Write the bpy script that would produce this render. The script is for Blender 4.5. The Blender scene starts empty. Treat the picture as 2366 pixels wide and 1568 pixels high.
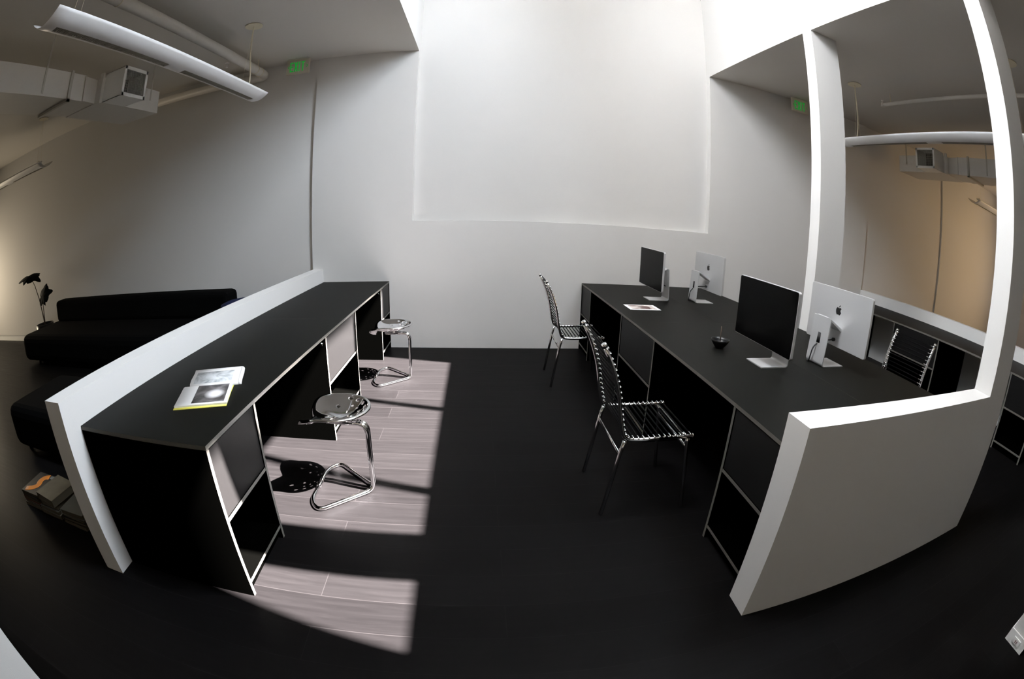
import bpy, bmesh, math, random
from mathutils import Vector, Matrix
random.seed(7)
S = bpy.context.scene
C = S.collection
PI = math.pi

# ------------------------------------------------------------------ materials
def mat(name, col, rough=.5, metal=0., spec=.5, emit=None, estr=0., bump=None, coat=0.):
    m = bpy.data.materials.new(name); m.use_nodes = True
    nt = m.node_tree; b = nt.nodes['Principled BSDF']
    b.inputs['Base Color'].default_value = (*col, 1)
    b.inputs['Roughness'].default_value = rough
    b.inputs['Metallic'].default_value = metal
    b.inputs['Specular IOR Level'].default_value = spec
    b.inputs['Coat Weight'].default_value = coat
    if emit:
        b.inputs['Emission Color'].default_value = (*emit, 1)
        b.inputs['Emission Strength'].default_value = estr
    # slight procedural variation so that no surface is perfectly flat
    tc = nt.nodes.new('ShaderNodeTexCoord')
    nz = nt.nodes.new('ShaderNodeTexNoise')
    sc, amt, bst = bump if bump else (30, .04, .03)
    nz.inputs['Scale'].default_value = sc
    nt.links.new(tc.outputs['Object'], nz.inputs['Vector'])
    mx = nt.nodes.new('ShaderNodeMixRGB'); mx.blend_type = 'MULTIPLY'
    mx.inputs['Fac'].default_value = 1
    rp = nt.nodes.new('ShaderNodeValToRGB')
    rp.color_ramp.elements[0].color = (1-amt, 1-amt, 1-amt, 1)
    rp.color_ramp.elements[1].color = (1, 1, 1, 1)
    nt.links.new(nz.outputs['Fac'], rp.inputs['Fac'])
    mx.inputs['Color1'].default_value = (*col, 1)
    nt.links.new(rp.outputs['Color'], mx.inputs['Color2'])
    nt.links.new(mx.outputs['Color'], b.inputs['Base Color'])
    if bst > 0:
        bp = nt.nodes.new('ShaderNodeBump'); bp.inputs['Strength'].default_value = bst
        bp.inputs['Distance'].default_value = .002
        nt.links.new(nz.outputs['Fac'], bp.inputs['Height'])
        nt.links.new(bp.outputs['Normal'], b.inputs['Normal'])
    return m

M = {}
M['wall'] = mat('white wall paint', (.62, .612, .595), .75, spec=.25, bump=(180, .03, .12))
M['ceiling'] = mat('white ceiling paint', (.60, .58, .54), .85, spec=.2, bump=(120, .04, .1))
M['trim'] = mat('white satin trim', (.78, .78, .76), .45)
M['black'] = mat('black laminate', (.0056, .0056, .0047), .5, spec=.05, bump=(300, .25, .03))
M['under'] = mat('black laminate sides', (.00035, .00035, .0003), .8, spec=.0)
M['edge'] = mat('raw pale plywood edge', (.11, .105, .092), .5, spec=.2, bump=(90, .25, .05))
M['front'] = mat('dark grey drawer front', (.0068, .0065, .0064), .45, spec=.10, bump=(60, .2, .03))
M['chrome'] = mat('polished chrome', (.86, .86, .87), .045, 1, bump=(4, .01, 0))
M['chrome2'] = mat('chromed tube', (.78, .78, .78), .10, 1, bump=(4, .02, 0))
M['alu'] = mat('brushed aluminium', (.53, .53, .53), .38, .45, bump=(400, .06, .02))
M['screen'] = mat('black glass screen', (.0012, .0012, .0012), .22, spec=.035, bump=(2, .0, 0))
M['cord'] = mat('black elastic cord', (.0022, .0022, .0022), .7, spec=.05)
M['rubber'] = mat('black rubber', (.01, .01, .01), .6)
M['logo'] = mat('black mirror emblem', (.004, .004, .004), .15)
M['fabric'] = mat('charcoal wool upholstery', (.0030, .0030, .0030), .95, spec=.02, bump=(250, .3, .3))
M['blue'] = mat('navy blue fabric', (.010, .017, .060), .9, spec=.15, bump=(200, .3, .3))
M['leaf'] = mat('dark leaf', (.002, .003, .002), .8, spec=.05)
M['stem'] = mat('brown stem', (.05, .032, .018), .7)
M['pot'] = mat('black ceramic', (.006, .006, .006), .35, spec=.3)
M['duct'] = mat('painted sheet metal', (.62, .60, .56), .55, bump=(20, .06, .02))
M['lamp'] = mat('white enamel', (.80, .80, .80), .4)
M['louver'] = mat('aluminium louver', (.42, .40, .35), .45, .1)
M['dark'] = mat('dark grille cavity', (.01, .01, .01), .8)
M['cable'] = mat('pale cable', (.72, .66, .50), .6)
M['green'] = mat('exit green', (.01, .30, .04), .5, emit=(.006, .30, .03), estr=.55)
M['sign'] = mat('exit sign face', (.62, .56, .48), .45)
M['paper'] = mat('white paper', (.78, .77, .76), .7)
M['yellow'] = mat('yellow cover edge', (.80, .74, .13), .6)
M['orange'] = mat('orange cover', (.42, .13, .012), .6)
M['tan'] = mat('tan printed cover', (.12, .10, .065), .6, bump=(9, .75, .02))
M['greycover'] = mat('pale grey cover', (.14, .145, .13), .6, bump=(14, .3, .02))
M['redspine'] = mat('dark red cover', (.14, .025, .02), .6)
M['pagesM'] = mat('book pages', (.075, .062, .038), .8, bump=(300, .4, .1))
M['darkcover'] = mat('black cover', (.005, .005, .005), .5)

def floor_material():
    m = bpy.data.materials.new('dark stained oak planks'); m.use_nodes = True
    nt = m.node_tree; N = nt.nodes; L = nt.links; b = N['Principled BSDF']
    tc = N.new('ShaderNodeTexCoord')
    br = N.new('ShaderNodeTexBrick')
    br.inputs['Scale'].default_value = 1
    br.inputs['Brick Width'].default_value = 2.1
    br.inputs['Row Height'].default_value = .187
    br.inputs['Mortar Size'].default_value = .0021
    br.inputs['Mortar Smooth'].default_value = .3
    br.offset = .37
    br.inputs['Color1'].default_value = (.0034, .0031, .00315, 1)
    br.inputs['Color2'].default_value = (.0047, .0043, .00435, 1)
    br.inputs['Mortar'].default_value = (.0085, .0078, .0078, 1)
    L.new(tc.outputs['Object'], br.inputs['Vector'])
    # long grain
    mp = N.new('ShaderNodeMapping'); mp.inputs['Scale'].default_value = (.9, 11, 1)
    L.new(tc.outputs['Object'], mp.inputs['Vector'])
    n1 = N.new('ShaderNodeTexNoise'); n1.inputs['Scale'].default_value = 2.4; n1.inputs['Detail'].default_value = 8
    n1.inputs['Roughness'].default_value = .65; n1.inputs['Distortion'].default_value = 1.6
    L.new(mp.outputs['Vector'], n1.inputs['Vector'])
    # cathedral figure
    mp2 = N.new('ShaderNodeMapping'); mp2.inputs['Scale'].default_value = (.55, 3.2, 1)
    L.new(tc.outputs['Object'], mp2.inputs['Vector'])
    wv = N.new('ShaderNodeTexWave'); wv.wave_type = 'RINGS'; wv.inputs['Scale'].default_value = 2.2
    wv.inputs['Distortion'].default_value = 7; wv.inputs['Detail'].default_value = 3; wv.inputs['Detail Scale'].default_value = .8
    L.new(mp2.outputs['Vector'], wv.inputs['Vector'])
    r1 = N.new('ShaderNodeValToRGB')
    r1.color_ramp.elements[0].position = .25; r1.color_ramp.elements[0].color = (.78, .78, .78, 1)
    r1.color_ramp.elements[1].position = .8; r1.color_ramp.elements[1].color = (1.2, 1.2, 1.2, 1)
    L.new(n1.outputs['Fac'], r1.inputs['Fac'])
    r2 = N.new('ShaderNodeValToRGB')
    r2.color_ramp.elements[0].color = (.94, .94, .94, 1); r2.color_ramp.elements[1].color = (1.05, 1.05, 1.05, 1)
    L.new(wv.outputs['Fac'], r2.inputs['Fac'])
    a = N.new('ShaderNodeMixRGB'); a.blend_type = 'MULTIPLY'; a.inputs['Fac'].default_value = 1
    L.new(br.outputs['Color'], a.inputs['Color1']); L.new(r1.outputs['Color'], a.inputs['Color2'])
    c = N.new('ShaderNodeMixRGB'); c.blend_type = 'MULTIPLY'; c.inputs['Fac'].default_value = 1
    L.new(a.outputs['Color'], c.inputs['Color1']); L.new(r2.outputs['Color'], c.inputs['Color2'])
    L.new(c.outputs['Color'], b.inputs['Base Color'])
    rr = N.new('ShaderNodeMapRange'); rr.inputs['To Min'].default_value = .34; rr.inputs['To Max'].default_value = .52
    L.new(n1.outputs['Fac'], rr.inputs['Value']); L.new(rr.outputs['Result'], b.inputs['Roughness'])
    b.inputs['Specular IOR Level'].default_value = .022
    bp = N.new('ShaderNodeBump'); bp.inputs['Strength'].default_value = .12; bp.inputs['Distance'].default_value = .002
    L.new(n1.outputs['Fac'], bp.inputs['Height']); L.new(bp.outputs['Normal'], b.inputs['Normal'])
    return m
M['floor'] = floor_material()

def print_material(name, kind):
    """A printed monochrome picture in object space (x,y over the sheet)."""
    m = bpy.data.materials.new(name); m.use_nodes = True
    nt = m.node_tree; N = nt.nodes; L = nt.links; b = N['Principled BSDF']
    tc = N.new('ShaderNodeTexCoord')
    n = N.new('ShaderNodeTexNoise'); n.inputs['Detail'].default_value = 5
    n.inputs['Scale'].default_value = {'dark': 9, 'light': 16, 'sepia': 7}[kind]
    n.inputs['Distortion'].default_value = 1.2
    L.new(tc.outputs['Object'], n.inputs['Vector'])
    r = N.new('ShaderNodeValToRGB'); e = r.color_ramp.elements
    if kind == 'dark':
        e[0].position = .35; e[0].color = (.012, .010, .010, 1); e[1].position = .75; e[1].color = (.30, .28, .28, 1)
    elif kind == 'light':
        e[0].position = .35; e[0].color = (.26, .28, .29, 1); e[1].position = .6; e[1].color = (.60, .62, .63, 1)
    else:
        e[0].position = .40; e[0].color = (.10, .05, .045, 1); e[1].position = .62; e[1].color = (.62, .55, .50, 1)
    L.new(n.outputs['Fac'], r.inputs['Fac']); L.new(r.outputs['Color'], b.inputs['Base Color'])
    if kind == 'dark':
        mp = N.new('ShaderNodeMapping'); mp.inputs['Location'].default_value = (-.066*15, .135*15, 0); mp.inputs['Scale'].default_value = (15, 15, 0)
        L.new(tc.outputs['Object'], mp.inputs['Vector'])
        gr = N.new('ShaderNodeTexGradient'); gr.gradient_type = 'SPHERICAL'; L.new(mp.outputs['Vector'], gr.inputs['Vector'])
        r2 = N.new('ShaderNodeValToRGB'); r2.color_ramp.elements[0].position = .18; r2.color_ramp.elements[1].position = .62
        r2.color_ramp.elements[0].color = (0, 0, 0, 1); r2.color_ramp.elements[1].color = (1, 1, 1, 1)
        L.new(gr.outputs['Fac'], r2.inputs['Fac'])
        mx = N.new('ShaderNodeMixRGB'); mx.inputs['Color2'].default_value = (.72, .70, .71, 1)
        L.new(r2.outputs['Color'], mx.inputs['Fac']); L.new(r.outputs['Color'], mx.inputs['Color1']); L.new(mx.outputs['Color'], b.inputs['Base Color'])
    b.inputs['Roughness'].default_value = .5
    return m
M['pic_dark'] = print_material('dark photograph print', 'dark')
M['pic_light'] = print_material('pale photograph print', 'light')
M['pic_sepia'] = print_material('sepia photograph print', 'sepia')

# ------------------------------------------------------------------ mesh building
class MB:
    def __init__(s): s.v = []; s.f = []; s.m = []; s.smooth = []
    def face(s, idx, m=0, sm=False): s.f.append(tuple(idx)); s.m.append(m); s.smooth.append(sm)
    def box(s, x0, x1, y0, y1, z0, z1, m=0, px=None, nx=None, py=None, ny=None, pz=None, nz=None):
        if x0 > x1: x0, x1 = x1, x0
        if y0 > y1: y0, y1 = y1, y0
        if z0 > z1: z0, z1 = z1, z0
        i = len(s.v)
        s.v += [(x, y, z) for z in (z0, z1) for y in (y0, y1) for x in (x0, x1)]
        g = lambda q: m if q is None else q
        s.face([i+0, i+2, i+3, i+1], g(nz)); s.face([i+4, i+5, i+7, i+6], g(pz))
        s.face([i+0, i+1, i+5, i+4], g(ny)); s.face([i+2, i+6, i+7, i+3], g(py))
        s.face([i+0, i+4, i+6, i+2], g(nx)); s.face([i+1, i+3, i+7, i+5], g(px))
        return s
    def ring(s, pts): i = len(s.v); s.v += [tuple(p) for p in pts]; return list(range(i, i+len(pts)))
    def loft(s, rings, m=0, sm=True, cap=True, closed=False):
        n = len(rings[0]); R = list(rings)
        if closed: R.append(rings[0])
        for a, b in zip(R, R[1:]):
            for k in range(n): s.face([a[k], a[(k+1) % n], b[(k+1) % n], b[k]], m, sm)
        if cap and not closed:
            s.face(list(reversed(rings[0])), m, False); s.face(rings[-1], m, False)
        return s
    def tube(s, pts, r, n=10, closed=False, m=0, flat=None):
        P = [Vector(p) for p in pts]; k = len(P)
        T = []
        for i in range(k):
            a = P[i-1] if (i > 0 or closed) else P[i]
            b = P[(i+1) % k] if (i < k-1 or closed) else P[i]
            t = (b-a); T.append(t.normalized() if t.length > 1e-9 else Vector((0, 0, 1)))
        up = Vector((0, 0, 1)) if abs(T[0].z) < .9 else Vector((1, 0, 0))
        N = (up - T[0]*up.dot(T[0])).normalized(); rings = []
        for i in range(k):
            if i > 0:
                q = T[i-1].rotation_difference(T[i]); N = q @ N; N = (N - T[i]*N.dot(T[i])).normalized()
            B = T[i].cross(N); rr = r[i] if isinstance(r, (list, tuple)) else r
            f1, f2 = flat if flat else (1, 1)
            rings.append(s.ring([P[i]+(N*math.cos(2*PI*j/n)*f1+B*math.sin(2*PI*j/n)*f2)*rr for j in range(n)]))
        return s.loft(rings, m, True, True, closed)
    def lathe(s, prof, c=(0, 0, 0), n=32, m=0, cap=True):
        rings = [s.ring([(c[0]+r*math.cos(2*PI*j/n), c[1]+r*math.sin(2*PI*j/n), c[2]+z) for j in range(n)]) for r, z in prof]
        return s.loft(rings, m, True, cap)
    def prism(s, poly, f0, f1, m=0, sm=False, side=None):
        """poly: list of 2d points; f0/f1 map a 2d point to 3d for the two caps."""
        a = s.ring([f0(p) for p in poly]); b = s.ring([f1(p) for p in poly]); n = len(poly)
        for k in range(n): s.face([a[k], a[(k+1) % n], b[(k+1) % n], b[k]], m if side is None else side, sm)
        s.face(list(reversed(a)), m); s.face(b, m)
        return s
    def build(s, name, mats, parent=None, loc=None, bevel=0, fix=True):
        me = bpy.data.meshes.new(name)
        me.from_pydata(s.v, [], s.f)
        if not isinstance(mats, (list, tuple)): mats = [mats]
        for q in mats: me.materials.append(M[q] if isinstance(q, str) else q)
        for p, mi, sm in zip(me.polygons, s.m, s.smooth): p.material_index = mi; p.use_smooth = sm
        if fix:
            bm = bmesh.new(); bm.from_mesh(me); bmesh.ops.recalc_face_normals(bm, faces=bm.faces); bm.to_mesh(me); bm.free()
        o = bpy.data.objects.new(name, me); C.objects.link(o)
        if parent: o.parent = parent
        if loc: o.location = loc
        if bevel:
            b = o.modifiers.new('Bevel', 'BEVEL'); b.width = bevel; b.segments = 3; b.limit_method = 'ANGLE'; b.angle_limit = .7
            b.harden_normals = False
        return o

def fillet(pts, rad, n=6, closed=False):
    P = [Vector(p) for p in pts]; out = []; k = len(P)
    for i in range(k):
        if not closed and i in (0, k-1): out.append(P[i]); continue
        a, b, c = P[i-1], P[i], P[(i+1) % k]
        r = rad[i] if isinstance(rad, (list, tuple)) else rad
        u, w = (a-b), (c-b); r = min(r, u.length*.49, w.length*.49)
        u.normalize(); w.normalize(); s0, s1 = b+u*r, b+w*r
        for j in range(n+1):
            t = j/n; out.append(s0*(1-t)**2 + b*2*t*(1-t) + s1*t*t)
    return out

def tag(o, label, cat=None, group=None, kind=None):
    o['label'] = label
    if cat: o['category'] = cat
    if group: o['group'] = group
    if kind: o['kind'] = kind
    return o
def empty(name, loc, rz=0):
    o = bpy.data.objects.new(name, None); C.objects.link(o); o.location = loc; o.rotation_euler = (0, 0, rz)
    o.empty_display_size = .1
    return o
def structure(o, label=None):
    o['kind'] = 'structure'
    if label: o['label'] = label
    return o
def copy_tree(o, parent=None, loc=None, rz=None, label=None):
    c = o.copy(); C.objects.link(c)
    if parent is not None: c.parent = parent
    if loc is not None: c.location = loc
    if rz is not None: c.rotation_euler = (0, 0, rz)
    if label: c['label'] = label
    for ch in [q for q in bpy.data.objects if q.parent == o]: copy_tree(ch, c)
    return c

# ------------------------------------------------------------------ dimensions of the room
H = 3.348                      # ceiling height
WX0, WX1 = -.820, 2.540        # light well, left and right side
WY0 = -4.95                    # light well, near end
ZR = 1.403                     # sill of the recess in the back wall
REC = .085                     # recess depth
PXL, PXR = -1.975, 5.360       # ends of the thick part of the back wall
SET = .032                     # set-back of the side parts of the back wall
XL, XR = -11.2, 10.8
YF = -7.0
ZT = 6.35

structure(MB().box(XL-.2, XR+.2, YF-.2, .4, -.06, 0).build('floor', 'floor'), 'dark stained wood plank floor')
cm = MB()
cm.box(XL-.2, WX0-.06, YF-.2, .4, H, H+.2); cm.box(WX1+.06, XR+.2, YF-.2, .4, H, H+.2); cm.box(WX0-.06, WX1+.06, YF-.2, WY0-.06, H, H+.2)
structure(cm.build('ceiling', 'ceiling'), 'white ceiling with a large light well opening')
bw = MB()
bw.box(PXL, PXR, 0, .4, -.06, ZR)
bw.box(PXL, WX0, 0, .4, ZR, H); bw.box(WX1, PXR, 0, .4, ZR, H)
bw.box(WX0, WX1, REC, .4, ZR, ZT)
structure(bw.build('wall_back', 'wall'), 'white back wall with a shallow recess under the light well')
structure(MB().box(XL, PXL, SET, .4, -.06, H).build('wall_back_left', 'wall'), 'white wall behind the sofa')
structure(MB().box(PXR, XR, SET, .4, -.06, H).build('wall_back_right', 'wall'), 'white wall beyond the right counter')
structure(MB().box(7.72, XR, .002, .06, -.06, H).build('wall_pier_right', 'wall'), 'projecting part of the far right wall')
structure(MB().box(XL, PXL-.001, SET-.016, SET+.01, 0, .10).box(XL, PXL-.001, SET-.020, SET+.01, .088, .10).build('baseboard_left', 'trim'))
structure(MB().box(PXR+.001, 7.72, SET-.016, SET+.01, 0, .10).build('baseboard_right', 'trim'))
# side walls, each with a tall window opening through which daylight reaches the ends of the room
def wall_with_window(name, x0, x1, wy0, wy1, wz0, wz1):
    w = MB(); w.box(x0, x1, YF-.2, wy0, -.06, H).box(x0, x1, wy1, .4, -.06, H)
    w.box(x0, x1, wy0, wy1, -.06, wz0).box(x0, x1, wy0, wy1, wz1, H)
    return structure(w.build(name, 'wall'))
wall_with_window('wall_left', XL-.2, XL, -1.3, -.3, .4, 2.5)
wall_with_window('wall_right', XR, XR+.2, -3.6, -1.4, .3, 2.9)
structure(MB().box(XL-.2, XR+.2, YF-.2, YF, -.06, H).build('wall_front', 'wall'))
# window frames of the side walls
n_win = 0
def window_frame(x0, x1, y0, y1, z0, z1, bars=2):
    global n_win; n_win += 1
    w = MB(); t = .05
    w.box(x0, x1, y0, y0+t, z0, z1).box(x0, x1, y1-t, y1, z0, z1)
    w.box(x0, x1, y0, y1, z0, z0+t).box(x0, x1, y0, y1, z1-t, z1)
    for k in range(1, bars):
        y = y0+(y1-y0)*k/bars; w.box(x0, x1, y-t/2, y+t/2, z0, z1)
    return structure(w.build('window_%d' % n_win, 'trim'))
window_frame(XL-.12, XL-.06, -1.3, -.3, .4, 2.5)
window_frame(XR+.06, XR+.12, -3.6, -1.4, .3, 2.9)

# light well above the ceiling
structure(MB().box(WX0-.06, WX0, WY0-.06, .4, H, ZT, 0, nz=1).build('wall_well_left', ['wall', 'ceiling']), 'white left side of the light well')
ZS, ZH = 4.18, 5.94            # clerestory sill and head
CY0, CY1 = -4.73, -1.245       # clerestory near and far end
rw = MB()
rw.box(WX1, WX1+.06, WY0-.06, .4, H, ZS, 0, nz=1); rw.box(WX1, WX1+.06, WY0-.2, .4, ZH, ZT)
rw.box(WX1, WX1+.06, CY1, .4, ZS, ZH); rw.box(WX1, WX1+.06, WY0-.2, CY0, ZS, ZH)
structure(rw.build('wall_well_right', ['wall', 'ceiling']), 'white right side of the light well')
structure(MB().box(WX0, WX1, WY0-.06, WY0, H, ZT, 0, nz=1).build('wall_well_front', ['wall', 'ceiling']))
structure(MB().box(WX0-.2, WX1+.2, WY0-.2, .4, ZT, ZT+.1).build('ceiling_well', 'wall'))
n_win += 1
mu = MB()
for y in (CY1-1.165, CY1-2.33): mu.box(WX1+.005, WX1+.05, y-.036, y+.036, ZS, ZH)
structure(mu.build('window_%d' % n_win, 'trim'))
structure(MB().box(WX0, WX1, -4.238, -3.945, 3.76, 4.10).build('beam', 'wall'), 'white beam crossing the light well')

# posts and low walls
structure(MB().box(WX1, 2.847, -2.060, -1.932, 0, H).build('pillar', 'wall'), 'slim white post standing behind the shared desk')
fw = MB()
L2 = [(.978, 0), (2.82, 0), (2.82, H), (WX1, H), (WX1, .8955), (.978, .8955)]
fw.prism(L2, lambda p: (p[0], -3.984, p[1]), lambda p: (p[0], -3.845, p[1]))
structure(fw.build('wall_low_front', 'wall'), 'white low wall with a full height post across the end of the desk')
structure(MB().box(-1.973, -1.848, -3.918, 0, 0, .892).build('wall_low_left', 'wall'), 'white low wall between the sofa and the bar counter')
structure(MB().box(5.352, 5.455, -4.6, 0, 0, .892).build('wall_low_right', 'wall'), 'white low wall behind the right counter')
structure(MB().box(-1.80, -1.655, -6.99, -4.845, 0, .892).build('wall_low_near_left', 'wall'), 'white low wall at the lower left corner')
nr = MB().box(2.318, 4.2, -5.13, -4.965, 0, .892)
structure(nr.build('wall_low_near_right', 'wall'), 'white low wall at the lower right corner')
structure(MB().box(2.310, 4.19, -5.138, -4.957, 0, .075).build('baseboard_near_right', 'trim'))
sk = MB().box(2.303, 2.3105, -5.085, -5.015, .022, .055)
o = sk.build('power_socket', 'trim'); tag(o, 'small white power socket on the skirting of the low wall end', 'socket')
MB().box(2.301, 2.3035, -5.06, -5.055, .030, .046).box(2.301, 2.3035, -5.045, -5.04, .030, .046).build('socket_slots', 'redspine', o)

# ------------------------------------------------------------------ counters and desks
ZC = .7467; TT = .018
def worktop(name, x0, x1, y0, y1, label, cat='worktop', group=None, ln=True):
    b = MB().box(x0, x1, y0, y1, ZC-TT, ZC, 0, px=1, nx=1, py=1, ny=1, nz=2)
    o = b.build(name, ['black', 'edge', 'under'])
    tag(o, label, cat, group); return o

def make_cabinet(w, dpt):
    """local: opening faces +x, origin at floor under the front left corner; y runs 0..w, body goes to -dpt"""
    r = empty('storage_cabinet', (0, 0, 0)); t = .018; h = ZC-TT-.001
    for y in (0, w-t):
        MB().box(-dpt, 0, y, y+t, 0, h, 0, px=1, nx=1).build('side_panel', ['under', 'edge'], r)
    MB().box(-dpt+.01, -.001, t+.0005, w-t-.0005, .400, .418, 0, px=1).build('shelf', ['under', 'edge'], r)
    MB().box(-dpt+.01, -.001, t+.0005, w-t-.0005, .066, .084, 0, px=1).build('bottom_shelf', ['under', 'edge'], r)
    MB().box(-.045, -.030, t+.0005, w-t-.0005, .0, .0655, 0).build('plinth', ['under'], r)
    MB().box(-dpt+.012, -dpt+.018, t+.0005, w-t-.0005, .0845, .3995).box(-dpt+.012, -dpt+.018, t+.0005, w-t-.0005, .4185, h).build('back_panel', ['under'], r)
    f = MB().box(-.022, -.005, t+.003, w-t-.003, .4195, h-.006, 0)
    fo = f.build('drawer_front', ['front'], r); fo['label'] = 'dark grey drawer front'
    return r
wide = {}
def place_cab(w, dpt, loc, rz, label, group):
    k = (round(w, 3), round(dpt, 3))
    if k not in wide:
        r = make_cabinet(w, dpt); wide[k] = r; r.location = loc; r.rotation_euler = (0, 0, rz); tag(r, label, 'cabinet', group); return r
    return copy_tree(wide[k], None, loc, rz, label)

# left bar counter
CX0, CX1 = -1.847, -1.0775
LY = -3.811; LM = -1.83
worktop('worktop', CX0, CX1, LY, LM-.0006, 'black counter top carrying the open magazine, left of the stools', group='black counter tops')
worktop('worktop', CX0, CX1, LM+.0006, -.001, 'black counter top by the back wall, far half of the stool counter', group='black counter tops')
dp = CX1-CX0-.002
g = 'cabinets under the counters and desks'
def cabs(front, rz, ends, labels, mid=(.792, .792)):
    pass
c1 = place_cab(.455, dp, (CX1, -3.8115, 0), 0, 'nearest cabinet under the stool counter, its drawer front half sunlit', g)
c2 = place_cab(.795, dp, (CX1, -2.281, 0), 0, 'wide cabinet under the stool counter with a fully sunlit drawer front', g)
c3 = place_cab(.472, dp, (CX1, -.4735, 0), 0, 'far cabinet under the stool counter against the back wall', g)

# shared desk, two rows back to back
DX0, DXM, DX1 = 1.0275, 1.785, 2.538
DY = -3.844; DM = -1.835
worktop('worktop', DX0, DXM-.0008, DY, DM-.0006, 'black desk top nearest the low wall, holding the dark bowl', group='black counter tops')
worktop('worktop', DX0, DXM-.0008, DM+.0006, -.001, 'black desk top holding the small photo print, by the back wall', group='black counter tops')
worktop('worktop', DXM+.0008, DX1, DY, DM-.0006, 'black desk top under the nearest pale monitor back', group='black counter tops')
worktop('worktop', DXM+.0008, DX1, DM+.0006, -.001, 'black desk top under the far pale monitor back', group='black counter tops')
dd = DXM-DX0-.003
place_cab(.455, dd, (DX0, DY+.455+.003, 0), PI, 'cabinet under the shared desk beside the front low wall, aisle side', g)
place_cab(.780, dd, (DX0, -1.527, 0), PI, 'wide middle cabinet under the shared desk, behind the nearer cord chair', g)
place_cab(.452, dd, (DX0, -.003, 0), PI, 'cabinet under the shared desk at the back wall, beside the far cord chair', g)
place_cab(.455, dd, (DX1, DY+.003, 0), 0, 'cabinet under the desk half facing the posts, near end', g)
place_cab(.780, dd, (DX1, -2.307, 0), 0, 'wide cabinet under the desk half facing the slim post', g)
# right counter
RX0, RX1 = 4.570, 5.3515
RM = -1.86
worktop('worktop', RX0, RX1, -4.0, RM-.0006, 'black counter top along the right low wall, near half seen past the posts', group='black counter tops')
worktop('worktop', RX0, RX1, RM+.0006, -.001, 'black counter top along the right low wall, far half', group='black counter tops')
dr = RX1-RX0-.002
place_cab(.448, dr, (RX0, -3.325, 0), PI, 'cabinet under the right counter, visible just right of the big post', g)
place_cab(.780, dr, (RX0, -1.430, 0), PI, 'wide cabinet under the right counter behind the white edged cord chair', g)
place_cab(.40, dr, (RX0, -.003, 0), PI, 'cabinet under the right counter beside the back wall', g)

# round steel pegs where cabinets and worktops are joined
for o_, x, y, s_ in ((c2, CX1-.028, -2.281, -1), (c3, CX1-.028, -.4735, -1)):
    b = MB(); ring = []
    b.tube([(-.028, 0, .69), (-.028, -.030, .69)], .013, 14); b.build('steel_peg', 'chrome2', o_)

# ------------------------------------------------------------------ chrome tractor stools
def make_stool():
    r = empty('tractor_stool', (0, 0, 0))
    f = MB(); R = .0125
    for s in (-1, 1):
        base = [(.332, 0, R), (.332, s*.17, R), (.268, s*.262, R), (0, s*.0138, R), (0, s*.0138, .425), (.225, s*.0138, .428)]
        f.tube(fillet(base, [0, .07, .085, .05, .06, 0], 8), R, 12)
    f.tube([(.332, -.03, R), (.332, .03, R)], R+.0016, 12)
    f.build('tube_frame', 'chrome', r)
    MB().box(.08, .235, -.035, .035, .4405, .4455).build('mount_plate', 'chrome', r)
    # seat: polar grid, heart-like outline, raised rear rim, holes
    nu, nt = 56, 288; cx, cz = .150, .446
    def outline(a):
        return .186-.012*max(0, -math.cos(a))**2+.056*math.exp(-((a-.74)/.36)**2)-.026*math.exp(-(a/.24)**2)
    V = []
    for i in range(nu+1):
        u = i/nu
        for j in range(nt):
            t = 2*PI*j/nt; a = abs(((t+PI) % (2*PI))-PI); Rr = outline(a)*(.01+.99*u)
            w = 1-math.exp(-(a/.62)**2)
            z = cz + .076*w*u**2.2 - .004*(1-w)*u
            z += .016*math.exp(-(a/.22)**2)*max(0, u-.25)**1.2*(1-u)*2.4          # low pommel ridge
            z -= .016*math.exp(-(a/.85)**4)*max(0, (u-.84)/.16)**2                # front edge rolls down
            if u > .93: z -= ((u-.93)/.07)**2*.017
            V.append((cx+Rr*math.cos(t), Rr*math.sin(t), z))
    holes = []
    for k in range(9): holes.append((.83, PI+(k-4)*.34, .050, .085))              # along the rim
    for k in range(7): holes.append((.62, PI+(k-3)*.36, .042, .060))
    holes += [(.40, PI, .05, .13), (.36, PI-1.1, .05, .13), (.36, PI+1.1, .05, .13), (.55, 1.25, .06, .10), (.55, -1.25, .06, .10)]
    me = MB(); me.v = V
    c0 = len(me.v); me.v.append((cx, 0, cz))
    for j in range(nt): me.face([c0, j, (j+1) % nt], 0, True)
    for i in range(nu):
        for j in range(nt):
            u = (i+.5)/nu; t = 2*PI*(j+.5)/nt; cut = False
            for hu, ht, du, dt in holes:
                dtt = ((t-ht+PI) % (2*PI))-PI
                if ((u-hu)/du)**2+(dtt/dt)**2 < 1: cut = True; break
            if not cut: me.face([i*nt+j, (i+1)*nt+j, (i+1)*nt+(j+1) % nt, i*nt+(j+1) % nt], 0, True)
    o = me.build('seat', 'chrome', r, fix=True)
    sd = o.modifiers.new('Solidify', 'SOLIDIFY'); sd.thickness = .0045; sd.offset = 1
    return r
st = make_stool(); st.location = (-.690, -2.862, 0); st.rotation_euler = (0, 0, PI)
tag(st, 'chrome tractor seat stool nearest the magazine, its shadow on the sunlit floor', 'stool', 'chrome tractor stools at the counter')
copy_tree(st, None, (-.712, -.995, 0), PI, 'chrome tractor seat stool at the far end of the counter near the wall')

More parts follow.
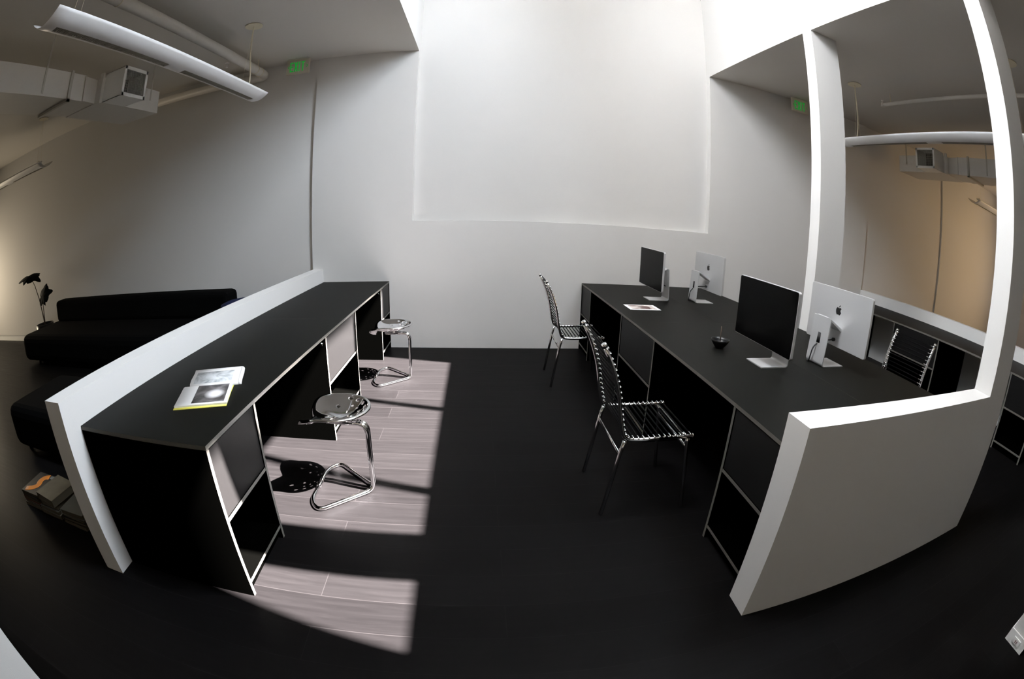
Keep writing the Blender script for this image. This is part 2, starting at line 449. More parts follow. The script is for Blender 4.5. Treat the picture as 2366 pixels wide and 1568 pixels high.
# ------------------------------------------------------------------ cord chairs
def make_chair():
    r = empty('cord_chair', (0, 0, 0)); W = .2225; R = .011
    side = [(.185, .448), (-.11, .440), (-.19, .447), (-.222, .56), (-.245, .70), (-.29, .83), (-.338, .925)]
    f = MB(); sides = {}
    for s in (-1, 1):
        p = [(x, s*W, z) for x, z in side]
        q = fillet(p, [0, .05, .09, .10, .12, .12, 0], 7); sides[s] = q
        f.tube(q, R, 12)
        f.tube([(.185, s*W, .448), (.190, s*W, .448)], R*1.15, 12)
    f.tube([(.168, -W, .425), (.168, W, .425)], .008, 10)
    f.build('seat_frame', 'chrome2', r)
    for s in (-1, 1):
        q = MB(); q.tube(fillet([(-.185, s*W, .440), (-.205, s*W, .36), (-.262, s*(W+.006), .004)], .05, 5), [R]*30 if False else R, 12)
        q.build('leg', 'chrome2', r)
        q = MB(); q.tube(fillet([(.160, s*W, .440), (.165, s*W, .39), (.205, s*(W+.006), .004)], .05, 5), R, 12)
        q.build('leg', 'chrome2', r)
    MB().tube([(-.207, -W, .362), (-.207, W, .362)], .012, 10, flat=(1.3, .45)).build('stretcher', 'chrome2', r)
    MB().tube([(.168, -W, .375), (.168, W, .375)], .010, 10, flat=(1.2, .5)).build('stretcher', 'chrome2', r)
    for s in (-1, 1): MB().tube([sides[s][-1]+Vector((.006, 0, -.008)), sides[s][-1]+Vector((-.006, 0,   .010))], .0128, 12).build('tube_cap', 'chrome2', r)
    # positions along the side tube
    def along(path, d):
        acc = 0
        for a, b in zip(path, path[1:]):
            l = (b-a).length
            if acc+l >= d: return a+(b-a)*((d-acc)/l), (b-a).normalized()
            acc += l
        return path[-1], (path[-1]-path[-2]).normalized()
    tot = sum((b-a).length for a, b in zip(sides[1], sides[1][1:]))
    cords = MB(); hooks = {-1: MB(), 1: MB()}; n = 30
    for k in range(n):
        d = .012+(tot-.03)*k/(n-1)
        P, t = along(sides[1], d); nrm = Vector((-t.z, 0, t.x)); nrm = -nrm if nrm.z < -.2 or (abs(nrm.z) <= .99 and nrm.x < 0 and P.z > .5) else nrm
        if P.z > .5 and nrm.x < 0: nrm = -nrm
        if P.z <= .5 and nrm.z < 0: nrm = -nrm
        A = P + nrm*.010
        cords.tube([(A.x, -W+.030, A.z), (A.x, W-.030, A.z)], .0042, 8)
        for s in (-1, 1):
            hk = [Vector((P.x, s*(W+.009), P.z))+nrm*.009, Vector((P.x, s*(W+.002), P.z))+nrm*.0135, Vector((P.x, s*(W-.012), P.z))+nrm*.014, Vector((A.x, s*(W-.036), A.z))]
            hooks[s].tube(hk, .0038, 7)
    cords.build('elastic_cords', 'cord', r); [hooks[s].build('cord_hooks', 'chrome2', r) for s in (-1, 1)]
    return r
ch = make_chair(); ch.location = (.802, -2.880, 0)
tag(ch, 'chrome and black cord chair at the aisle side of the desk, nearer the camera', 'chair', 'cord chairs at the shared desk')
copy_tree(ch, None, (.800, -.978, 0), 0, 'chrome and black cord chair at the desk closest to the back wall')
copy_tree(ch, None, (2.76, -2.865, 0), PI, 'cord chair across the desk, only its backrest showing behind the desk top')

# ------------------------------------------------------------------ monitors
def arc(cx, cy, r, a0, a1, n=8): return [(cx+r*math.cos(a0+(a1-a0)*k/n), cy+r*math.sin(a0+(a1-a0)*k/n)) for k in range(n+1)]
def rrect(w, h, r, n=6):
    p = []
    for sx, sy, a in ((1, 1, 0), (-1, 1, PI/2), (-1, -1, PI), (1, -1, 1.5*PI)):
        p += arc(sx*(w/2-r), sy*(h/2-r), r, a, a+PI/2, n)
    return p
def emblem():
    """fruit outline with a bite on one side"""
    def bez(p0, p1, p2, p3, n=8): return [tuple(p0[i]*(1-t)**3+3*p1[i]*t*(1-t)**2+3*p2[i]*t*t*(1-t)+p3[i]*t**3 for i in (0, 1)) for t in [k/n for k in range(n)]]
    P = []
    P += bez((0, .62), (.16, .62), (.30, .76), (.52, .74))
    P += bez((.52, .74), (.66, .73), (.82, .64), (.90, .50))
    P += bez((.90, .50), (.58, .30), (.58, -.14), (.96, -.32))
    P += bez((.96, -.32), (.84, -.66), (.62, -.98), (.40, -.98))
    P += bez((.40, -.98), (.22, -.98), (.16, -.88), (-.02, -.88))
    P += bez((-.02, -.88), (-.20, -.88), (-.28, -.98), (-.42, -.97))
    P += bez((-.42, -.97), (-.74, -.94), (-1.02, -.34), (-.98, .12))
    P += bez((-.98, .12), (-.94, .54), (-.66, .76), (-.40, .74))
    P += bez((-.40, .74), (-.22, .72), (-.12, .62), (0, .62))
    Lf = bez((.02, .80), (.00, 1.06), (.20, 1.30), (.46, 1.34)) + bez((.46, 1.34), (.48, 1.08), (.30, .82), (.02, .80))
    return P, Lf
def make_monitor():
    """local: screen faces +x, origin on the desk below the stand; stand neck at the back (-x)"""
    r = empty('computer_monitor', (0, 0, 0)); zc, Wd, Hh = .295, .622, .362
    hb = MB(); P = rrect(Wd, Hh, .014)
    hb.prism(P, lambda p: (.062, p[0], zc+p[1]), lambda p: (.081, p[0], zc+p[1]))
    hb.build('housing', 'alu', r, bevel=.0015)
    MB().prism(rrect(Wd-.006, Hh-.006, .012), lambda p: (.0805, p[0], zc+p[1]), lambda p: (.0822, p[0], zc+p[1])).build('screen', 'screen', r)
    s = MB()
    prof = fillet([(.105, 0, .0028), (-.093, 0, .0028), (-.078, 0, .300)], .022, 8)
    # base plate and upright as one bent plate
    q = MB(); th = .0032; w2 = .088
    pts = [(p.x, p.z) for p in prof]
    rings = []
    for i, (x, z) in enumerate(pts):
        a = pts[max(i-1, 0)]; b = pts[min(i+1, len(pts)-1)]
        t = Vector((b[0]-a[0], b[1]-a[1])).normalized(); nn = Vector((-t.y, t.x))*th
        ww = w2
        rings.append(q.ring([(x+nn.x, -ww, z+nn.y), (x+nn.x, ww, z+nn.y), (x-nn.x, ww, z-nn.y), (x-nn.x, -ww, z-nn.y)]))
    q.loft(rings, 0, False); q.v = [(x, y, max(z, 0)) for x, y, z in q.v]
    so = q.build('stand', 'alu', r)
    a = MB(); a.prism([(-.083, .302), (-.070, .306), (.066, .235), (.062, .215)], lambda p: (p[0], -.055, p[1]), lambda p: (p[0], .055, p[1]))
    a.build('tilt_arm', 'alu', r, bevel=.003)
    # cable slot in the upright
    sl = MB(); sl.tube([(-.0895+.0, -.0, .135), (-.085, -.0, .20)], .018, 14, flat=(.12, 1)); sl.build('cable_opening', 'rubber', so)
    P, Lf = emblem(); e = MB(); k = .0275
    e.prism([(-p[0]*k, p[1]*k) for p in P], lambda p: (.0608, p[0], zc+.045+p[1]), lambda p: (.0622, p[0], zc+.045+p[1]))
    e.prism([(-p[0]*k, p[1]*k) for p in Lf], lambda p: (.0608, p[0], zc+.045+p[1]), lambda p: (.0622, p[0], zc+.045+p[1]))
    eo = e.build('emblem', 'logo', r); eo['label'] = 'black fruit shaped emblem'
    c = MB(); c.tube(fillet([(.060, 0, .155), (.02, .0, .152), (-.055, .0, .150), (-.115, .012, .11), (-.118, .03, .0045), (-.10, .07, .0052)], .035, 7), .0046, 8)
    c.tube([(.061, 0, .155), (.045, 0, .155)], .012, 14)
    co = c.build('power_cable', 'rubber', r); co['label'] = 'black power cable'
    return r
mo = make_monitor(); mo.location = (1.575, -2.845, ZC); mo.rotation_euler = (0, 0, PI)
tag(mo, 'thin monitor with its dark screen toward the aisle, nearest the front low wall', 'monitor', 'slim aluminium monitors on the desk')
copy_tree(mo, None, (2.040, -2.862, ZC), 0, 'nearer of the two monitors showing a pale back with emblem')
copy_tree(mo, None, (1.588, -.855, ZC), PI, 'dark screened monitor on the desk near the back wall, beside the photo print')
copy_tree(mo, None, (2.045, -.905, ZC), 0, 'smaller looking monitor back with emblem, on the desk at the back wall')

# ------------------------------------------------------------------ small things on the desks
b = MB()
b.lathe([(.024, 0), (.028, .004), (.045, .022), (.058, .042), (.063, .056), (.0605, .056), (.055, .042), (.042, .024), (.022, .009), (.001, .008)], n=36)
bo = b.build('bowl', 'pot', loc=(1.405, -2.512, ZC)); tag(bo, 'small dark bowl on the desk top before the near monitor', 'bowl')
MB().lathe([(.0005, 0), (.040, 0)], (0, 0, .0225), 28).build('ash', 'greycover', bo)
sk = MB().tube([(0, 0, 0), (-.002, .004, .115)], .0030, 8).build('incense_stick', 'stem', loc=(1.406, -2.512, ZC+.0235))
tag(sk, 'thin upright stick standing in the small dark bowl', 'incense stick')

pp = MB().box(0, .282, -.212, 0, 0, .0012); po = pp.build('photo_print', 'paper', loc=(1.148, -1.183, ZC+.0004)); po.rotation_euler = (0, 0, 0)
tag(po, 'white bordered photo print lying flat on the far desk top', 'print')
MB().box(.030, .252, -.186, -.024, .0012, .0017).build('picture', 'pic_sepia', po)

# open magazine on the counter
mg = empty('magazine', (-1.400, -3.255, ZC), 0); tag(mg, 'open magazine with a large dark photo, lying on the stool counter', 'magazine')
ux = Vector((.235, .086, 0)).normalized(); uy = Vector((-.086, .235, 0)).normalized()
mg.rotation_euler = (0, 0, math.atan2(ux.y, ux.x))
# local: x along the fold (width .255), y away from the camera; near page block y -.235..0, far page 0..+.17 curling up
def sheet(prof, x0, x1, th, mats, name, parent, m_top=0, m_bot=0):
    q = MB(); n = len(prof)
    top = q.v; ids = []
    for (y, z) in prof: ids.append(q.ring([(x0, y, z), (x1, y, z), (x1, y, max(z-th, .0006)), (x0, y, max(z-th, .0006))]))
    for a, c in zip(ids, ids[1:]):
        q.face([a[0], a[1], c[1], c[0]], m_top, True); q.face([a[3], c[3], c[2], a[2]], m_bot, True)
        q.face([a[1], a[2], c[2], c[1]], m_bot); q.face([a[0], c[0], c[3], a[3]], m_bot)
    q.face(list(reversed(ids[0])), m_bot); q.face(ids[-1], m_bot)
    return q.build(name, mats, parent)
wdt = .262
near = [(-.245, .011), (-.20, .0125), (-.10, .016), (-.04, .019), (-.012, .016), (0, .006)]
far = [(0, .006), (.012, .018), (.05, .026), (.10, .028), (.145, .030), (.175, .036)]
lp = sheet(near, -.118, wdt-.118, .008, ['paper', 'paper'], 'page_block', mg)
sheet([(-.226, .0124), (-.20, .0131), (-.10, .0166), (-.04, .0196), (-.022, .0182)], -.035, wdt-.118-.016, .0004, ['pic_dark', 'paper'], 'picture', lp)['label'] = 'dark photograph with a white glow'
fp = sheet(far, -.095, wdt-.095, .006, ['paper', 'yellow'], 'page_block', mg)
sheet([(y, z+.0006) for y, z in far[1:5]], -.075, wdt-.095-.035, .0004, ['pic_light', 'paper'], 'picture', fp)
sheet([(-.262, .0035), (-.10, .0065), (0, .0035)], -.120, wdt-.118, .0030, ['yellow', 'yellow'], 'cover', mg)['label'] = 'yellow edged cover'
# right edge of the far page curling over
cu = MB(); rings = []
for k in range(10):
    a = k/9*3.6; rings.append(cu.ring([(wdt-.095+.016*math.sin(a), y, max(.002, z-.013+.013*math.cos(a))) for y, z in far]))
for a, c in zip(rings, rings[1:]):
    for k in range(len(far)-1): cu.face([a[k], a[k+1], c[k+1], c[k]], 0, True)
cuo = cu.build('curled_edge', 'paper', mg); sd = cuo.modifiers.new('Solidify', 'SOLIDIFY'); sd.thickness = .0012

# ------------------------------------------------------------------ books on the floor left of the low wall
def book(x, y, z, w, l, h, rz, cover, label, deco=None):
    r = empty('book', (x, y, z), rz); tag(r, label, 'book', 'books piled on the floor')
    MB().box(-w/2+.003, w/2-.004, -l/2+.004, l/2-.004, .0025, h-.0025).build('pages', 'pagesM', r)
    c = MB().box(-w/2, w/2, -l/2, l/2, 0, .0025).box(-w/2, w/2, -l/2, l/2, h-.0025, h).box(-w/2, -w/2+.003, -l/2, l/2, .0025, h-.0025)
    c = c.build('cover', cover, r)
    if deco == 'figure':
        q = MB(); pts = [(-.085, -.10, 0), (-.02, -.07, 0), (.02, -.02, 0), (-.015, .03, 0), (.0, .085, 0), (.045, .10, 0)]
        q.tube(fillet([(a, b_, h+.0004) for a, b_, _ in pts], .04, 6), .030, 10, flat=(.02, 1)); q.v = [(a, b_, min(max(h, cc), h+.001)) for a, b_, cc in q.v]
        q.build('cover_print', 'orange', c)
        MB().box(.055, .09, .085, .12, h, h+.0008).build('cover_print', 'greycover', c)
    return r
def pile(cx, cy, items):
    z = 0
    for (w, l, h, rz, dx, cover, label, deco) in items:
        book(cx+dx, cy, z+.0005, w, l, h, rz, cover, label, deco); z += h+.0005
pile(-2.99, -3.585, [(.235, .27, .022, .03, 0, 'tan', 'lowest book of the left floor pile, tan pages showing', None),
    (.22, .26, .018, -.02, .0, 'greycover', 'second book up in the left floor pile', None),
    (.22, .26, .026, .02, -.006, 'redspine', 'dark red book in the middle of the left floor pile', None),
    (.225, .265, .020, -.02, .0, 'darkcover', 'thin black book just under the orange figured one', None),
    (.23, .26, .020, .04, .0, 'darkcover', 'top book of the left floor pile with an orange figure on black', 'figure')])
pile(-2.735, -3.60, [(.245, .24, .028, .02, 0, 'tan', 'lowest book of the middle floor pile', None),
    (.235, .24, .028, .0, 0, 'greycover', 'pale book second from the floor in the middle pile', None),
    (.215, .22, .035, .03, .0, 'darkcover', 'dark book beneath the brown printed one, middle floor pile', None),
    (.235, .25, .050, -.10, .01, 'tan', 'thick brown printed book on top of the middle floor pile', None)])
pile(-2.445, -3.60, [(.25, .24, .022, -.02, 0, 'tan', 'lowest book of the pile touching the low wall', None),
    (.24, .235, .022, .03, 0, 'darkcover', 'black book second from the floor in the pile by the low wall', None),
    (.235, .235, .022, .0, 0, 'darkcover', 'black book under the pale grey topmost one by the low wall', None),
    (.235, .24, .034, .05, 0, 'greycover', 'pale grey book topmost of the pile by the low wall', None)])

# ------------------------------------------------------------------ lounge corner
so = empty('sofa', (-4.75, -.62, 0)); tag(so, 'long black upholstered sofa against the left wall', 'sofa')
def cushion(name, x0, x1, y0, y1, z0, z1, r, parent, m='fabric'):
    return MB().box(x0, x1, y0, y1, z0, z1).build(name, m, parent, bevel=r)
cushion('seat', -1.92, 1.80, -.56, .56, .05, .42, .10, so)
cushion('backrest', -1.82, 1.79, .27, .56, .40, .725, .06, so)
for sx in (-1.6, 1.5):
    for sy in (-.42, .42): MB().lathe([(.02, 0), (.026, .055)], (sx, sy, 0), 14).build('leg', 'pot', so)
ot = empty('ottoman', (-3.35, -2.75, 0)); tag(ot, 'low black ottoman on the floor before the sofa', 'ottoman')
cushion('cushion', -.62, .62, -.42, .42, .04, .40, .08, ot)
for sx in (-.5, .5):
    for sy in (-.32, .32): MB().lathe([(.018, 0), (.024, .045)], (sx, sy, 0), 12).build('leg', 'pot', ot)
pf = empty('pouf', (-2.60, -.56, 0)); tag(pf, 'round navy blue pouf between sofa and low wall', 'pouf')
MB().lathe([(.24, .03), (.30, .06), (.315, .25), (.31, .52), (.28, .635), (.20, .662), (.001, .668)], n=40).build('cushion', 'blue', pf)
MB().lathe([(.24, 0), (.25, .035)], n=32).build('base', 'pot', pf)

pl = empty('potted_plant', (-6.93, -.40, 0)); tag(pl, 'tall thin stemmed plant with two dark leaves beside the sofa', 'plant')
MB().lathe([(.12, 0), (.17, .03), (.185, .30), (.18, .41), (.165, .41), (.16, .38), (.001, .37)], n=32).build('pot', 'pot', pl)
def leaf(cx, cy, cz, s, rx, ry, name):
    q = MB(); n = 40; out = []
    for k in range(n):
        a = 2*PI*k/n; rr = s*(1+.16*math.sin(5*a+.7)+.08*math.sin(9*a)); rr *= (1-.55*math.exp(-((a-PI)/.10)**2)) * (1-.3*math.exp(-((a-5.2)/.12)**2))
        out.append((rr*math.cos(a), .8*rr*math.sin(a)))
    R = Matrix.Rotation(ry, 3, 'Y') @ Matrix.Rotation(rx, 3, 'X')
    f0 = lambda p: tuple(Vector((cx, cy, cz))+R @ Vector((p[0], p[1], -.25*(p[0]**2+p[1]**2)/s+.004)))
    f1 = lambda p: tuple(Vector((cx, cy, cz))+R @ Vector((p[0], p[1], -.25*(p[0]**2+p[1]**2)/s)))
    a = q.ring([f0(p) for p in out]); b_ = q.ring([f1(p) for p in out]); c0 = len(q.v); q.v += [f0((0, 0)), f1((0, 0))]
    for k in range(n):
        j = (k+1) % n; q.face([c0, a[k], a[j]], 0, True); q.face([c0+1, b_[j], b_[k]], 0, True); q.face([a[k], b_[k], b_[j], a[j]])
    return q.build(name, 'leaf', pl)
MB().tube([(.0, .0, .37), (-.03, .0, .55), (-.10, 0, .80), (-.21, 0, 1.00), (-.36, 0, 1.165)], [.012, .010, .008, .007, .006], 8).build('stem', 'stem', pl)
MB().tube([(.01, .0, .37), (.01, .0, .50), (.02, 0, .70), (.035, 0, .80)], [.010, .009, .007, .006], 8).build('stem', 'stem', pl)
leaf(-.40, 0, 1.175, .27, .22, .12, 'leaf'); leaf(.055, 0, .850, .20, 1.15, -.15, 'leaf')

# ------------------------------------------------------------------ ceiling services
def make_fixture(L):
    """linear pendant: shallow trough, convex below; local: runs along y from 0 to -L, top edges at z=0"""
    r = empty('linear_pendant', (0, 0, 0)); hw, dep = .135, .066
    n = 18
    prof = []
    for k in range(n+1):
        a = -1+2*k/n; prof.append((hw*a, -dep*(1-abs(a)**2.1)))
    q = MB(); t = .004
    inner = [(x*.97, z+t) for x, z in reversed(prof)]
    P = prof+inner
    # trough body built from strips; openings with louvers along the bottom
    ys = [0, -.10, -.10-(L/2-.20), -.10-(L/2-.20)-.2, -L+.10, -L]
    rings = [q.ring([(x, y, z) for x, z in P]) for y in ys]
    m = len(P)
    for ri, (a, b_) in enumerate(zip(rings, rings[1:])):
        for k in range(m):
            j = (k+1) % m
            cut = ri in (1, 3) and ((7 <= k <= 10) or (n+1+7 <= k <= n+1+10))
            if not cut: q.face([a[k], a[j], b_[j], b_[k]], 0, abs(k-j) == 1 and k != n)
    q.face(list(reversed(rings[0])), 0); q.face(rings[-1], 0)
    q.build('reflector', 'lamp', r, fix=True)
    for y0, y1 in ((ys[1], ys[2]), (ys[3], ys[4])):
        lv = MB(); x0, x1 = hw*(-1+14/n)+.002, hw*(-1+22/n)-.002
        x0, x1 = prof[7][0]+.001, prof[11][0]-.001
        nn = 64
        for k in range(nn+1):
            y = y0+(y1-y0)*k/nn; lv.box(x0, x1, y-.0015, y+.0015, -dep+.006, -dep+.018)
        lv.box(x0, x0+.002, y1, y0, -dep+.004, -dep+.036).box(x1-.002, x1, y1, y0, -dep+.004, -dep+.036)
        lv.box(x0, x1, y1, y0, -dep+.018, -dep+.020)
        lv.build('louver', 'louver', r)
    MB().tube([(0, -.15, .03), (0, -L+.15, .03)], .014, 10).build('lamp_tube', 'lamp', r)
    return r
def hang(root, y, drop, cord, sx=1):
    """canopy disc with cable and two suspension wires; drop = distance up to the ceiling"""
    MB().lathe([(.086, 0), (.086, .008), (.07, .012)], (0, y, drop-.0125), 28).build('canopy', 'cable', root)
    w = MB()
    for s in (-1, 1): w.tube([(0, y, drop-.012), (s*.05, y+.01, -.005)], .0012, 6)
    if cord:
        w.tube(fillet([(0, y, drop-.012), (.004*sx, y+.0, drop*.55), (.030*sx, y+.02, drop*.25), (.010*sx, y+.05, -.02)], .12, 6), .0062, 8)
    w.build('suspension_cord', 'cable', root)
ZF = 2.690
fl = make_fixture(2.76); fl.location = (-2.205, -1.09, ZF)
tag(fl, 'long white louvred pendant light hanging over the lounge side', 'pendant light', 'long white pendant lights')
hang(fl, -.232, H-ZF, True); hang(fl, -2.52, H-ZF, False)
fr = make_fixture(2.76); fr.location = (3.815, -1.085, ZF-.01)
tag(fr, 'white pendant light seen edge on between the two posts', 'pendant light', 'long white pendant lights')
hang(fr, -.215, H-ZF+.01, True); hang(fr, -2.52, H-ZF+.01, False)
f3 = make_fixture(2.4); f3.location = (-5.80, -1.05, ZF); f3.rotation_euler = (0, 0, -PI/2)
tag(f3, 'far pendant light beyond the left air duct, high over the sofa end', 'pendant light', 'long white pendant lights')
hang(f3, -.24, H-ZF, False); hang(f3, -2.1, H-ZF, False)
f4 = make_fixture(2.4); f4.location = (7.26, -1.05, ZF); f4.rotation_euler = (0, 0, PI/2)
tag(f4, 'small far pendant light glimpsed below the right air duct', 'pendant light', 'long white pendant lights')
hang(f4, -.24, H-ZF, False); hang(f4, -2.1, H-ZF, False)
for o in (f3, f4):
    MB().tube([(.028*math.cos(a), -.24, .03+.028*math.sin(a)) for a in [2*PI*k/16 for k in range(16)]], .004, 6, closed=True).build('ring', 'cable', o)

# pipes
pr_ = MB(); pr_.tube(fillet([(-2.60, -6.95, 3.20), (-2.60, -.09, 3.20), (-4.3, -.09, 3.20)], .12, 10), .052, 18)
pipe = empty('ceiling_pipe', (0, 0, 0)); pr_.build('pipe', 'duct', pipe)
tag(pipe, 'white round pipe under the ceiling above the left pendant light', 'pipe')
for y in (-.30, -.42, -2.9, -5.2):
    MB().tube([(-2.60+.054*math.cos(a), y, 3.20+.054*math.sin(a)) for a in [2*PI*k/20 for k in range(20)]], .004, 6, closed=True).build('pipe_clamp', 'cable', pipe)
for y in (-.36, -2.9, -5.2): MB().tube([(-2.60, y, 3.25), (-2.60, y, H)], .004, 6).build('hanger_rod', 'cable', pipe)
p2 = empty('ceiling_sprinkler_pipe', (0, 0, 0)); tag(p2, 'thin white sprinkler pipe under the ceiling between the posts', 'pipe')
MB().tube([(4.265, -1.37, 3.225), (4.265, -6.95, 3.225)], .021, 12).build('pipe', 'duct', p2)
for y in (-1.50, -4.0): MB().tube([(4.265, y, 3.24), (4.265, y, H)], .005, 6).build('hanger_rod', 'cable', p2)
MB().lathe([(.03, 0), (.022, .05), (.010, .07)], (4.265, -1.36, 3.20), 14).lathe([(.008, .07), (.02, .078), (.02, .082)], (4.265, -1.36, 3.20), 14).build('sprinkler_head', 'duct', p2)
s3 = MB(); s3.lathe([(.030, 0), (.030, .006)], (0, 0, -.006), 18); s3.tube([(0, 0, -.006), (0, 0, -.05)], .007, 8); s3.lathe([(.003, -.062), (.018, -.058), (.018, -.056)], (0, 0, 0), 14)
o = s3.build('fire_sprinkler', 'lamp', loc=(-2.97, -.47, H)); tag(o, 'small sprinkler head on the ceiling beside the round pipe', 'sprinkler')

# air ducts
def make_duct(loc, mir, label):
    """local: face toward +x at x=0, runs toward -y; mir=-1 mirrors x"""
    r = empty('air_duct', loc); s = mir
    def bx(q, x0, x1, y0, y1, z0, z1): q.box(s*x0, s*x1, y0, y1, z0, z1); return q
    bx(MB(), -.55, .02, -1.00, -.0, 0, .245).build('end_box', 'duct', r)
    q = MB(); q.prism([(-.55, -1.0), (-.06, -1.0), (-.04, -1.20), (-.55, -1.20)], lambda p: (s*p[0], p[1], .008), lambda p: (s*p[0], p[1], .240)); q.build('taper', 'duct', r)
    bx(MB(), -.55, -.03, -5.9, -1.20, 0, .245).build('duct_run', 'duct', r)
    bx(MB(), -.01, .035, -1.01, -.985, -.012, .285).build('flange', 'duct', r); bx(MB(), -.035, -.015, -1.215, -1.20, -.004, .249).build('flange', 'duct', r)
    d = empty('tmp', (0, 0, 0)); bpy.data.objects.remove(d)
    y0, y1, X = -.955, -.585, .30
    fr_ = MB(); t = .028
    bx(fr_, .02, X, y0, y0+.006, .0, .280); bx(fr_, .02, X, y1-.006, y1, .0, .280); bx(fr_, .02, X, y0, y1, 0, .006); bx(fr_, .02, X, y0, y1, .274, .280)
    bx(fr_, X, X+.008, y0-.004, y0+t, -.004, .284); bx(fr_, X, X+.008, y1-t, y1+.004, -.004, .284); bx(fr_, X, X+.008, y0, y1, -.004, t); bx(fr_, X, X+.008, y0, y1, .280-t, .284)
    df = fr_.build('diffuser_box', 'trim', r)
    gr = MB()
    for k in range(16):
        y = y0+t+(y1-y0-2*t)*(k+.5)/16; gr.tube([(s*(X-.012), y, t), (s*(X-.012), y, .280-t)], .003, 5)
    for k in range(9):
        z = t+(.28-2*t)*(k+.5)/9; bx(gr, X-.02, X-.018, y0+t, y1-t, z-.001, z+.001)
    gr.build('grille', 'louver', df)
    bx(MB(), .022, .03, y0+.008, y1-.008, .008, .272).build('cavity', 'dark', df)
    for y in (-.16, -1.78, -3.6):
        near = y > -1.2
        bx(MB(), .0202 if near else -.030, .0235 if near else -.024, y-.012, y+.012, .12 if near else .02, H-loc[2]).build('hanger_strap', 'louver', r)
    q = MB(); bx(q, -.0295, -.012, -1.438, -1.402, -.025, .26); bx(q, -.55, -.012, -1.438, -1.402, -.025, -.001); q.build('support_bar', 'louver', r)
    tag(r, label, 'air duct', 'painted air ducts'); return r
make_duct((-3.54, -1.04, 2.765), 1, 'painted rectangular air duct with square grille at upper left')
make_duct((5.90, -.28, 2.775), -1, 'painted rectangular air duct with square grille seen between the posts')

# exit signs
def make_exit(loc, label):
    r = empty('exit_sign', loc); tag(r, label, 'exit sign', 'green exit signs')
    MB().box(0, .285, -.012, .012, -.19, -.004).build('panel', 'sign', r, bevel=.004)
    MB().box(.02, .265, -.03, .03, -.004, 0).build('mounting_bracket', 'duct', r)
    def letters(sy):
        q = MB(); y0, y1 = (-.0145, -.0122) if sy < 0 else (.0122, .0145)
        z0, z1 = -.160, -.040; t = .014
        def bx(x0, x1, a, b_): q.box(x0, x1, y0, y1, a, b_)
        def quad(pts): q.prism(pts, lambda p: (p[0], y0, p[1]), lambda p: (p[0], y1, p[1]))
        x = .045
        bx(x, x+t, z0, z1); bx(x, x+.043, z1-t, z1); bx(x, x+.038, -.107, -.107+t); bx(x, x+.043, z0, z0+t)
        x = .095
        quad([(x, z0), (x+.016, z0), (x+.050, z1), (x+.034, z1)]); quad([(x+.034, z0), (x+.050, z0), (x+.016, z1), (x, z1)])
        x = .155; bx(x, x+t, z0, z1)
        x = .180; bx(x, x+.050, z1-t, z1); bx(x+.018, x+.018+t, z0, z1)
        c = -.100
        quad([(.018, c), (.026, c), (.038, c+.018), (.030, c+.018)]); quad([(.018, c), (.026, c), (.038, c-.018), (.030, c-.018)])
        quad([(.267, c), (.259, c), (.247, c+.018), (.255, c+.018)]); quad([(.267, c), (.259, c), (.247, c-.018), (.255, c-.018)])
        return q.build('lettering', 'green', r)
    letters(-1)
    return r
make_exit((-2.335, -.11, H), 'green EXIT sign near the round pipe, above the lounge')
make_exit((3.735, -.10, H), 'green EXIT sign partly hidden by the slim post')

# ------------------------------------------------------------------ light
W = bpy.data.worlds.new('World'); S.world = W; W.use_nodes = True
nt = W.node_tree; bg = nt.nodes['Background']
sky = nt.nodes.new('ShaderNodeTexSky'); sky.sky_type = 'NISHITA'; sky.sun_disc = False
sky.sun_elevation = math.radians(54); sky.sun_rotation = math.radians(100)
nt.links.new(sky.outputs['Color'], bg.inputs['Color']); bg.inputs['Strength'].default_value = .05

sd = bpy.data.lights.new('Sun', 'SUN'); sun = bpy.data.objects.new('Sun', sd); C.objects.link(sun)
sd.energy = 345; sd.angle = math.radians(.55); sd.color = (1.0, .93, .92)
dirv = Vector((-.70, .17, -1)).normalized()
sun.rotation_euler = dirv.to_track_quat('-Z', 'Y').to_euler()

def area(name, loc, direction, sx, sy, energy, col):
    d = bpy.data.lights.new(name, 'AREA'); d.shape = 'RECTANGLE'; d.size = sx; d.size_y = sy; d.energy = energy; d.color = col
    o = bpy.data.objects.new(name, d); C.objects.link(o); o.location = loc
    o.rotation_euler = Vector(direction).to_track_quat('-Z', 'Z' if abs(direction[2]) < .9 else 'Y').to_euler()
    return o
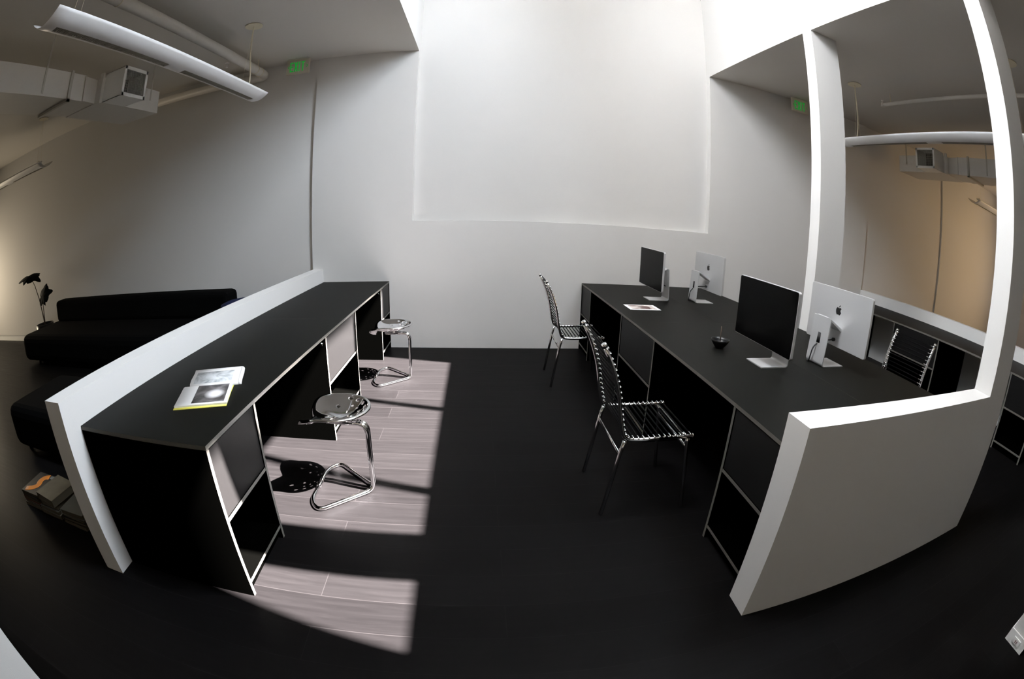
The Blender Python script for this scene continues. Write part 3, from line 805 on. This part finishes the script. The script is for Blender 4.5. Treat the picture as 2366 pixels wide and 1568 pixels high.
# daylight from the clerestories on both sides of the light well
o = area('ClerestoryRight', (WX1-.03, -3.2, 4.75), (-.86, 0, -.51), 2.9, 1.15, 385, (.80, .89, 1.0)); o.data.spread = math.radians(118)
o = area('ClerestoryLeft', (WX0+.03, -3.2, 4.75), (.86, 0, -.51), 2.9, 1.15, 378, (.92, .95, 1.0)); o.data.spread = math.radians(118)
# daylight through the tall windows at both ends of the room, plus an added fill lamp behind the camera
o = area('WindowLeft', (XL-.03, -.80, 1.3), (1, .10, -.14), .9, 1.7, 72, (1.0, .83, .60)); o.data.spread = math.radians(120)
o = area('WindowRight', (XR-.02, -2.5, 1.6), (-1, .75, 0), 2.1, 2.5, 38, (1.0, .64, .28)); o.data.spread = math.radians(130)
area('FillFront', (-.9, YF+.03, 1.6), (0, 1, 0), 5.0, 1.7, 9, (1.0, .82, .55))  # added warm fill for faces turned to the camera; no window in this wall

# ------------------------------------------------------------------ camera (full frame fisheye)
cd = bpy.data.cameras.new('Camera'); cam = bpy.data.objects.new('Camera', cd); C.objects.link(cam)
r_ = Vector((0.9974398090517576, -0.06655414021572771, 0.026160537818224184))
u_ = Vector((-0.007611759791130053, 0.26493696611101547, 0.9642356896012368))
f_ = Vector((0.07110477080812243, 0.9619661898466265, -0.26375208276009593))
mw = Matrix(((r_.x, u_.x, -f_.x, -.1009), (r_.y, u_.y, -f_.y, -5.1064), (r_.z, u_.z, -f_.z, 1.5005), (0, 0, 0, 1)))
cam.matrix_world = mw
cd.type = 'PANO'; cd.sensor_width = 36; cd.sensor_height = 36*1568/2366; cd.sensor_fit = 'HORIZONTAL'
cd.clip_start = .01
cc = cd
cc.panorama_type = 'FISHEYE_LENS_POLYNOMIAL'
cc.fisheye_fov = 2*PI
cc.fisheye_polynomial_k0 = 0
cc.fisheye_polynomial_k1 = -0.058661909905152826
cc.fisheye_polynomial_k2 = -0.00029720042956841823
cc.fisheye_polynomial_k3 = 2.468471865020182e-05
cc.fisheye_polynomial_k4 = -1.2660552276155835e-06
S.camera = cam

S.cycles.max_bounces = 10; S.cycles.diffuse_bounces = 7; S.cycles.glossy_bounces = 5
S.cycles.sample_clamp_indirect = 12
S.view_settings.view_transform = 'Standard'; S.view_settings.look = 'None'
S.view_settings.exposure = 0; S.view_settings.gamma = 1; S.view_settings.use_curve_mapping = False
